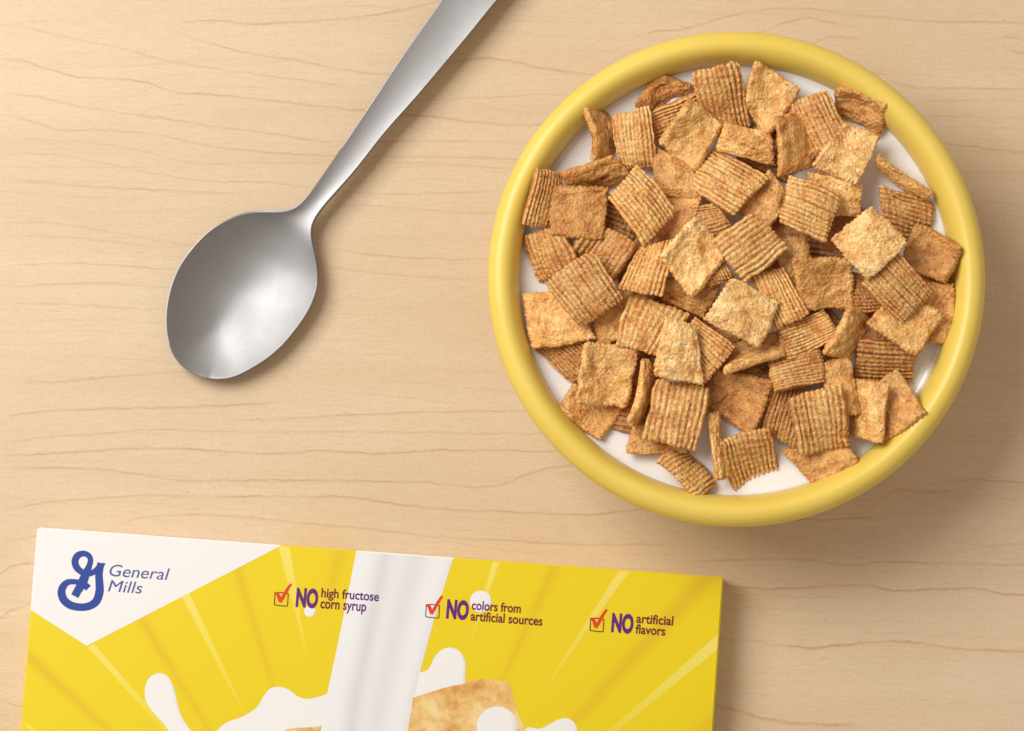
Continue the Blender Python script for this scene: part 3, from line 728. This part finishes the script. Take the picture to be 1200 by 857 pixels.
# ------------------------------------------------------------------ cereal box lying on its back
BOX_Z = 0.016
TLp, TRp = (43.5, 618), (848, 676.5)
WHITE = lin(236, 234, 232)
YEL = lin(231, 207, 14)
def bz(px, py, lay=0):
    p = un(px, py, BOX_Z); p[2] = BOX_Z + lay*0.000014
    return p
def build_box():
    TL, TR = bz(*TLp), bz(*TRp)
    ux = (TR-TL)/np.linalg.norm(TR-TL); vy = np.array([ux[1], -ux[0], 0.0])
    Wd = np.linalg.norm(TR-TL); Ht = 0.315
    org = (TL+TR)/2 + vy*Ht/2; org[2] = 0
    rot = math.atan2(ux[1], ux[0])
    bm = bmesh.new(); bmesh.ops.create_cube(bm, size=1.0)
    bmesh.ops.scale(bm, vec=(Wd, Ht, BOX_Z), verts=bm.verts)
    bmesh.ops.translate(bm, vec=(0, 0, BOX_Z/2), verts=bm.verts)
    bmesh.ops.bevel(bm, geom=bm.edges[:], offset=0.0006, segments=3, affect='EDGES')
    side = flat_mat('yellow_carton', YEL, 0.38, 0.45)
    white = flat_mat('white_print', WHITE, 0.40, 0.45)
    # the print runs over the edges: white corner and milk stream on the carton's sides too
    onx = lambda px, py: float((bz(px, py)-org) @ ux); ony = lambda px, py: float((bz(px, py)-org) @ -vy)
    xw, xs0, xs1, yw = onx(328, 638), onx(418, 643.5), onx(531.8, 652.5), ony(37, 715.5)
    for co, no in (((xw,0,0),(1,0,0)), ((xs0,0,0),(1,0,0)), ((xs1,0,0),(1,0,0)), ((0,yw,0),(0,1,0))):
        bmesh.ops.bisect_plane(bm, geom=bm.verts[:]+bm.edges[:]+bm.faces[:], plane_co=co, plane_no=no)
    for f in bm.faces:
        c = f.calc_center_median()
        if (c.y > Ht/2-0.001 and (c.x < xw or xs0 < c.x < xs1)) or (c.x < -Wd/2+0.001 and c.y > yw): f.material_index = 1
    me = bpy.data.meshes.new('cereal_box'); bm.to_mesh(me); bm.free()
    me.materials.append(side); me.materials.append(white)
    box = bpy.data.objects.new('cereal_box', me); box.location = org; box.rotation_euler = (0, 0, rot)
    link(box, label='bright yellow cereal box with white corner logo lying flat at the bottom edge', cat='cereal box')
    bpy.context.view_layer.update()
    inv = np.array(box.matrix_world.inverted())
    def loc(P):
        P = np.asarray(P, float); return P @ inv[:3, :3].T + inv[:3, 3]
    INS = 0.0005
    def part(name, V, F, mat, cols=None, label=None):
        V = loc(V)
        V[:, 0] = V[:, 0].clip(-Wd/2+INS, Wd/2-INS); V[:, 1] = V[:, 1].clip(-Ht/2+INS, Ht/2-INS)
        me = mesh_np(name, V, F, mat, smooth=False)
        if cols is not None: set_print(me, np.asarray(cols, float))
        o = bpy.data.objects.new(name, me); link(o, parent=box, label=label)
        return o
    def poly(name, pts, lay, mat, label=None, cols=None):
        V = [bz(x, y, lay) for x, y in pts]
        me = None
        # orient upward
        ar = sum(V[i][0]*V[(i+1) % len(V)][1]-V[(i+1) % len(V)][0]*V[i][1] for i in range(len(V)))
        idx = list(range(len(V)))
        if ar < 0: idx = idx[::-1]
        return part(name, V, [tuple(idx)], mat, cols, label)
    def smooth_poly(pts, n=8):
        P = np.array(pts, float); m = len(P); out = []
        for i in range(m):
            p0, p1, p2, p3 = P[i-1], P[i], P[(i+1) % m], P[(i+2) % m]
            for t in np.linspace(0, 1, n, endpoint=False):
                out.append(tuple(0.5*((2*p1)+(-p0+p2)*t+(2*p0-5*p1+4*p2-p3)*t*t+(-p0+3*p1-3*p2+p3)*t**3)))
        return out
    pm = attr_mat('box_print', 0.38, 0.45)
    # printed front: yellow with soft orange rays that fan out from the picture in its middle
    nx, ny = 300, 380
    gx = np.linspace(-Wd/2+INS, Wd/2-INS, nx); gy = np.linspace(Ht/2-INS, -Ht/2+INS, ny)
    X, Y = np.meshgrid(gx, gy, indexing='ij')
    cR = bz(430, 1130); cL = loc([cR])[0]
    ang = np.arctan2(X-cL[0], Y-cL[1]); rad = np.hypot(X-cL[0], Y-cL[1])/PX
    cols = np.tile(np.array(YEL), (nx, ny, 1))
    org_c = np.array(lin(216, 168, 28))
    for (x0, y0, x1, y1, w, s) in [(36,772,128,857,9,.55),(167,728,246,857,8,.45),(279,670,319,800,8,.45),(398,648,385,700,11,.40),
                                   (649,667,590,795,9,.45),(820,685,673,846,15,.55),(836,846,790,880,16,.40)]:
        p, p2 = loc([bz(x0, y0)])[0], loc([bz(x1, y1)])[0]
        d = p2-p; ln = np.hypot(d[0], d[1]); d /= ln
        t = (X-p[0])*d[0]+(Y-p[1])*d[1]; e = (X-p[0])*d[1]-(Y-p[1])*d[0]
        wv = w*PX*np.interp(t/ln, [-.5, 0, 1, 1.6], [1.25, 1, .6, .3])
        f = s*np.exp(-(e/wv)**2*1.6)*np.interp(t/ln, [-1, 0, 1, 1.4], [1, 1, .75, 0])
        cols = cols*(1-f[..., None])+org_c*f[..., None]
    glow = np.clip(1-rad/560, 0, 1)[..., None]*0.30
    cols = cols*(1-glow)+np.array(lin(226, 188, 22))*glow
    V = np.stack([X, Y, np.full_like(X, BOX_Z+0.000012)], axis=-1).reshape(-1, 3)
    F = [(i*ny+j, i*ny+j+1, (i+1)*ny+j+1, (i+1)*ny+j) for i in range(nx-1) for j in range(ny-1)]
    me = mesh_np('printed_front', V, F, pm, smooth=False); set_print(me, cols.reshape(-1, 3))
    link(bpy.data.objects.new('printed_front', me), parent=box)
    # pale rays
    pale = np.array(lin(240, 226, 120)); ye = np.array(YEL)
    for pts in ([(326,639),(339.5,640.3),(359.5,768),(358.5,768)], [(213,699.5),(222,695.5),(285,831),(283,831)],
                [(102.7,758),(110,755),(200,857),(192,857)], [(27,846),(29,847),(52,862),(40,862)],
                [(577.7,657),(585.7,657.3),(553,752),(551.5,751)], [(726,667),(738,668.5),(643,803),(641,802)],
                [(842,743),(841,761),(722,858),(711,858)]):
        V = []; cc = []
        for t in np.linspace(0, 1, 9):
            for a, b in ((0, 3), (1, 2)):
                p = np.array(pts[a])*(1-t)+np.array(pts[b])*t; V.append(bz(p[0], p[1], 2))
                cc.append(pale*(0.72*(1-0.75*t))+ye*(1-0.72*(1-0.75*t)))
        F = [(2*i, 2*i+2, 2*i+3, 2*i+1) for i in range(8)]
        part('light_ray', V, F, pm, cc)
    # white corner
    poly('white_corner', [(41,615.5),(330,636.5),(328,638.3),(101.6,757),(37,715.5),(35.5,714.6)], 3, white)
    # stream of poured milk down the front
    EL = [(418.4,641.5),(400,735),(383,815),(376,857),(366,900)]; ER = [(532.2,651.0),(510,722),(495,777),(484,821),(478,857),(474,900)]
    V = []; cc = []
    ns, nw = 40, 28
    def along(P, t):
        P = np.array(P, float); y = P[0, 1]+(P[-1, 1]-P[0, 1])*t
        return np.array([np.interp(y, P[:, 1], P[:, 0]), y])
    for i in range(ns):
        t = i/(ns-1); a, b = along(EL, t), along(ER, t)
        for j in range(nw):
            u = j/(nw-1); p = a*(1-u)+b*u; V.append(bz(p[0], p[1], 5))
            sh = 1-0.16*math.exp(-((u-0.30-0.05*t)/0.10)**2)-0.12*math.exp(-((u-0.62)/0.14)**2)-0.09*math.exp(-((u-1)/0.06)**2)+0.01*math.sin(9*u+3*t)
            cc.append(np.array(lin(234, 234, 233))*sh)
    F = [(i*nw+j, (i+1)*nw+j, (i+1)*nw+j+1, i*nw+j+1) for i in range(ns-1) for j in range(nw-1)]
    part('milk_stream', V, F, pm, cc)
    # splashes, drops
    def blob(name, pts, lay, inset=4.0):
        P = np.array(pts, float); n_ = len(P)
        ar = 0.5*np.sum(P[:, 0]*np.roll(P[:, 1], -1)-np.roll(P[:, 0], -1)*P[:, 1])
        if ar < 0: P = P[::-1]
        T = np.roll(P, -1, 0)-np.roll(P, 1, 0); T /= np.linalg.norm(T, axis=1, keepdims=True)+1e-9
        Nn = np.stack([T[:, 1], -T[:, 0]], 1)                     # outward, in photograph axes
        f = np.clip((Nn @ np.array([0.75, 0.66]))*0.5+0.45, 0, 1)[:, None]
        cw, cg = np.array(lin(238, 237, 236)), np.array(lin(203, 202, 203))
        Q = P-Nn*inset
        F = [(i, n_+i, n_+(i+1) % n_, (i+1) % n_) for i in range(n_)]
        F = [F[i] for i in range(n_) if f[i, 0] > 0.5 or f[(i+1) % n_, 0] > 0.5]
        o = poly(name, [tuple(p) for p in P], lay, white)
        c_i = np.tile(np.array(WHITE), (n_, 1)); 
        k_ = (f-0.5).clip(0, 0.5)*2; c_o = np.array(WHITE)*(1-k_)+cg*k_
        V2 = loc([bz(x, y, lay+0.3) for x, y in P]+[bz(x, y, lay+0.35) for x, y in Q])
        V2[:, 0] = V2[:, 0].clip(-Wd/2+INS, Wd/2-INS); V2[:, 1] = V2[:, 1].clip(-Ht/2+INS, Ht/2-INS)
        me = mesh_np('printed_shade', V2, F, pm, smooth=False); set_print(me, np.vstack([c_o, c_i]))
        link(bpy.data.objects.new('printed_shade', me), parent=o)
    disc = lambda x, y, r: [(x+r*math.cos(2*math.pi*i/40), y+r*math.sin(2*math.pi*i/40)) for i in range(40)]
    z1 = lambda pts: [(x/2.727, 600+y/2.727) for x, y in pts]
    z2 = lambda pts: [(420+x/2.727, 630+y/2.727) for x, y in pts]
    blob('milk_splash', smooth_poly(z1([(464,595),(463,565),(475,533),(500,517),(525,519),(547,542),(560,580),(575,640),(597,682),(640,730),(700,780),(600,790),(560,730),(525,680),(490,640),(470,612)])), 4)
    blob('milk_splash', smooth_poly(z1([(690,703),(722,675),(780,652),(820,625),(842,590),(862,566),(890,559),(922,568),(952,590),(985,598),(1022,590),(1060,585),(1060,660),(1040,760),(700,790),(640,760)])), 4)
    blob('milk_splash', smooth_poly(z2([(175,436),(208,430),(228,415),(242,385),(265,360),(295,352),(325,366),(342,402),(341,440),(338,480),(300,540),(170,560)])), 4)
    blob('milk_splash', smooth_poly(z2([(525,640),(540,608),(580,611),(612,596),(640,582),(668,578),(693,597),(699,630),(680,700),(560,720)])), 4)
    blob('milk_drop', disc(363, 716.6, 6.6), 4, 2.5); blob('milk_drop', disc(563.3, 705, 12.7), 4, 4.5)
    # printed picture of a cereal square
    m, nt, b = new_mat('printed_cereal'); k = NT(nt); tc = k.n('ShaderNodeTexCoord').outputs['Object']
    nz = k.noise(tc, 120.0, 7.0, 0.68)
    c = k.ramp(nz, [(0.25, lin(184,118,48)), (0.42, lin(220,166,88)), (0.56, lin(234,200,132)), (0.78, lin(244,222,168))])
    k.l(c, b.inputs['Base Color']); b.inputs['Roughness'].default_value = 0.38
    poly('cereal_picture', z2([(174,512),(215,499),(262,484),(300,474),(338,468),(360,458),(395,452),(440,457),(478,461),(488,485),(497,520),(507,555),(522,590),(540,625),(560,700),(150,700)]), 5.5, m)
    poly('cereal_picture', z1([(900,720),(915,694),(950,690),(1000,688),(1030,684),(1030,720)]), 4.5, m)
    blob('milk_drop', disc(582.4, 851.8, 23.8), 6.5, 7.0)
    # lettering
    purple = flat_mat('purple_ink', lin(98, 30, 116), 0.4); maroon = flat_mat('maroon_ink', lin(112, 34, 40), 0.4)
    blue = flat_mat('blue_ink', lin(38, 68, 150), 0.4); slate = flat_mat('slate_blue_ink', lin(78, 88, 150), 0.4); red = flat_mat('red_ink', lin(222, 62, 36), 0.4)
    def text(s, a, b, hgt, mats, bold=0.0, shear=0.0, lay=8, pick=None):
        cu = bpy.data.curves.new('lettering', 'FONT'); cu.body = s; cu.size = 1.0; cu.offset = bold; cu.shear = shear; cu.fill_mode = 'FRONT'
        tmp = bpy.data.objects.new('lettering', cu); COL.objects.link(tmp)
        dg = bpy.context.evaluated_depsgraph_get()
        me = bpy.data.meshes.new_from_object(tmp.evaluated_get(dg))
        bpy.data.objects.remove(tmp); bpy.data.curves.remove(cu)
        co = np.empty(len(me.vertices)*3); me.vertices.foreach_get('co', co); co = co.reshape(-1, 3)
        A, B = bz(*a, lay), bz(*b, lay)
        d = B-A; ln = np.linalg.norm(d); d /= ln; up = np.array([-d[1], d[0], 0])
        sx = ln/(co[:, 0].max()-co[:, 0].min()); sy = hgt*PX*0.965/co[:, 1].max()
        Wv = A + (co[:, :1]-co[:, 0].min())*sx*d + co[:, 1:2]*sy*up
        L = loc(Wv)
        me.vertices.foreach_set('co', L.ravel()); me.materials.clear()
        for q in mats: me.materials.append(q)
        if pick is not None:
            for p in me.polygons:
                cx = Wv[list(p.vertices)].mean(axis=0)
                p.material_index = 1 if pick(cx) else 0
        me.update(); me.name = 'lettering'
        o = bpy.data.objects.new('lettering', me); link(o, parent=box)
    inv_line = lambda P: None
    def over_stream(c):
        a0, a1 = bz(418, 643.5), bz(400, 735); e0, e1 = bz(531.8, 652.5), bz(510, 722)
        t = (c[1]-a0[1])/(a1[1]-a0[1]); xl = a0[0]+(a1[0]-a0[0])*t
        t = (c[1]-e0[1])/(e1[1]-e0[1]); xr = e0[0]+(e1[0]-e0[0])*t
        return xl < c[0] < xr
    dc = bz(563.3, 705)
    over_drop = lambda c: np.hypot(c[0]-dc[0], c[1]-dc[1]) < 12.7*PX
    text('NO', (346.3,710), (372,712), 22, [purple], bold=0.05)
    text('high fructose', (376.2,699.6), (443.8,704.6), 11, [maroon, purple], bold=0.02, pick=over_stream)
    text('corn syrup', (375.2,712.6), (428.8,716.6), 8.2, [maroon, purple], bold=0.02, pick=over_stream)
    text('NO', (522.6,723.5), (548.5,725.6), 22, [purple], bold=0.05)
    text('colors from', (552.6,714.2), (610,718.4), 11, [maroon, purple], bold=0.02, pick=over_drop)
    text('artificial sources', (551.2,727), (635.4,733.2), 11, [maroon], bold=0.02)
    text('NO', (716,739.6), (741.6,741.6), 22, [purple], bold=0.05)
    text('artificial', (745.4,729.8), (788.6,733), 11, [maroon], bold=0.02)
    text('flavors', (744.4,742.3), (779.4,744.9), 11, [maroon], bold=0.02)
    text('General', (128,675), (198,680), 14, [slate], shear=0.20)
    text('Mills', (126.5,693), (166.5,695.8), 13.5, [slate], shear=0.20)
    # tick boxes
    def ribbon(name, pts, widths, lay, mat, n=10, closed=False, label=None):
        P = np.array(pts, float); wv = np.array(widths, float) if not np.isscalar(widths) else np.full(len(P), float(widths))
        C_, W_ = [], []
        m = len(P)
        for i in range(m-1 if not closed else m):
            g = lambda k: P[(i+k) % m] if closed else P[min(max(i+k, 0), m-1)]
            p0, p1, p2, p3 = g(-1), g(0), g(1), g(2)
            for t in np.linspace(0, 1, n, endpoint=False):
                C_.append(0.5*((2*p1)+(-p0+p2)*t+(2*p0-5*p1+4*p2-p3)*t*t+(-p0+3*p1-3*p2+p3)*t**3))
                W_.append(wv[i]*(1-t)+wv[(i+1) % m]*t)
        if not closed: C_.append(P[-1]); W_.append(wv[-1])
        C_ = np.array(C_); W_ = np.array(W_)
        T = (np.roll(C_, -1, 0)-np.roll(C_, 1, 0)) if closed else np.gradient(C_, axis=0)
        T /= np.linalg.norm(T, axis=1, keepdims=True)+1e-9
        Nn = np.stack([-T[:, 1], T[:, 0]], axis=1)
        V = []
        for c_, n_, w_, s_ in zip(C_, Nn, W_, np.linspace(0, 0.8, len(C_))):
            for sg in (-0.5, 0.5):
                p = c_+n_*w_*sg; V.append(bz(p[0], p[1], lay+s_))
        k_ = len(C_); F = []
        for i in range(k_ if closed else k_-1):
            j = (i+1) % k_; F.append((2*i, 2*j, 2*j+1, 2*i+1)[::-1])
        return part(name, V, F, mat, None, label)
    for (x, y) in ((321.3, 694.4), (498.6, 708.4), (691.2, 724.4)):
        ribbon('tick_box', [(x+1.5,y+0.3),(x+8,y+0.2),(x+15.5,y+1.2),(x+16.3,y+2.2),(x+16,y+9),(x+15.6,y+15),(x+14.5,y+16),(x+8,y+15.6),(x+1.2,y+14.6),(x+0.3,y+13.6),(x+0.6,y+7),(x+1,y+1.2)], 1.1, 8, maroon, n=5, closed=True)
        ribbon('check_mark', [(x+1.8,y+0.6),(x+4.5,y+3),(x+7.2,y+11)], [2.6,4.2,4.0], 9, red, n=8)
        ribbon('check_mark', [(x+6.6,y+11.3),(x+10,y+6),(x+15,y-3),(x+19.8,y-10)], [3.8,3.8,3.4,2.6], 10, red, n=8)
    # script emblem
    g = lambda pts: [(50+x/7.06, 630+y/7.06) for x, y in pts]
    s_ = 1/7.06
    ribbon('emblem', g([(484,212),(474,250),(466,310),(470,380),(470,450),(445,525),(390,565),(315,577),(230,560),(175,515),(156,455),(170,405),(205,372),(250,366),(300,372),(345,388),(378,420)]),
           [62*s_,60*s_,62*s_,66*s_,70*s_,68*s_,64*s_,62*s_,66*s_,68*s_,66*s_,60*s_,50*s_,44*s_,44*s_,50*s_,58*s_], 8, blue, n=8)
    ribbon('emblem', g([(266,486),(290,440),(318,395),(340,345),(362,290),(385,235),(396,185),(378,148),(335,133),(290,150),(268,195),(280,245),(315,280),(360,300),(410,292),(450,262),(470,235),(516,218)]),
           [66*s_,66*s_,74*s_,76*s_,64*s_,48*s_,44*s_,46*s_,48*s_,56*s_,58*s_,56*s_,52*s_,48*s_,46*s_,44*s_,40*s_,14*s_], 10, blue, n=8)
build_box()
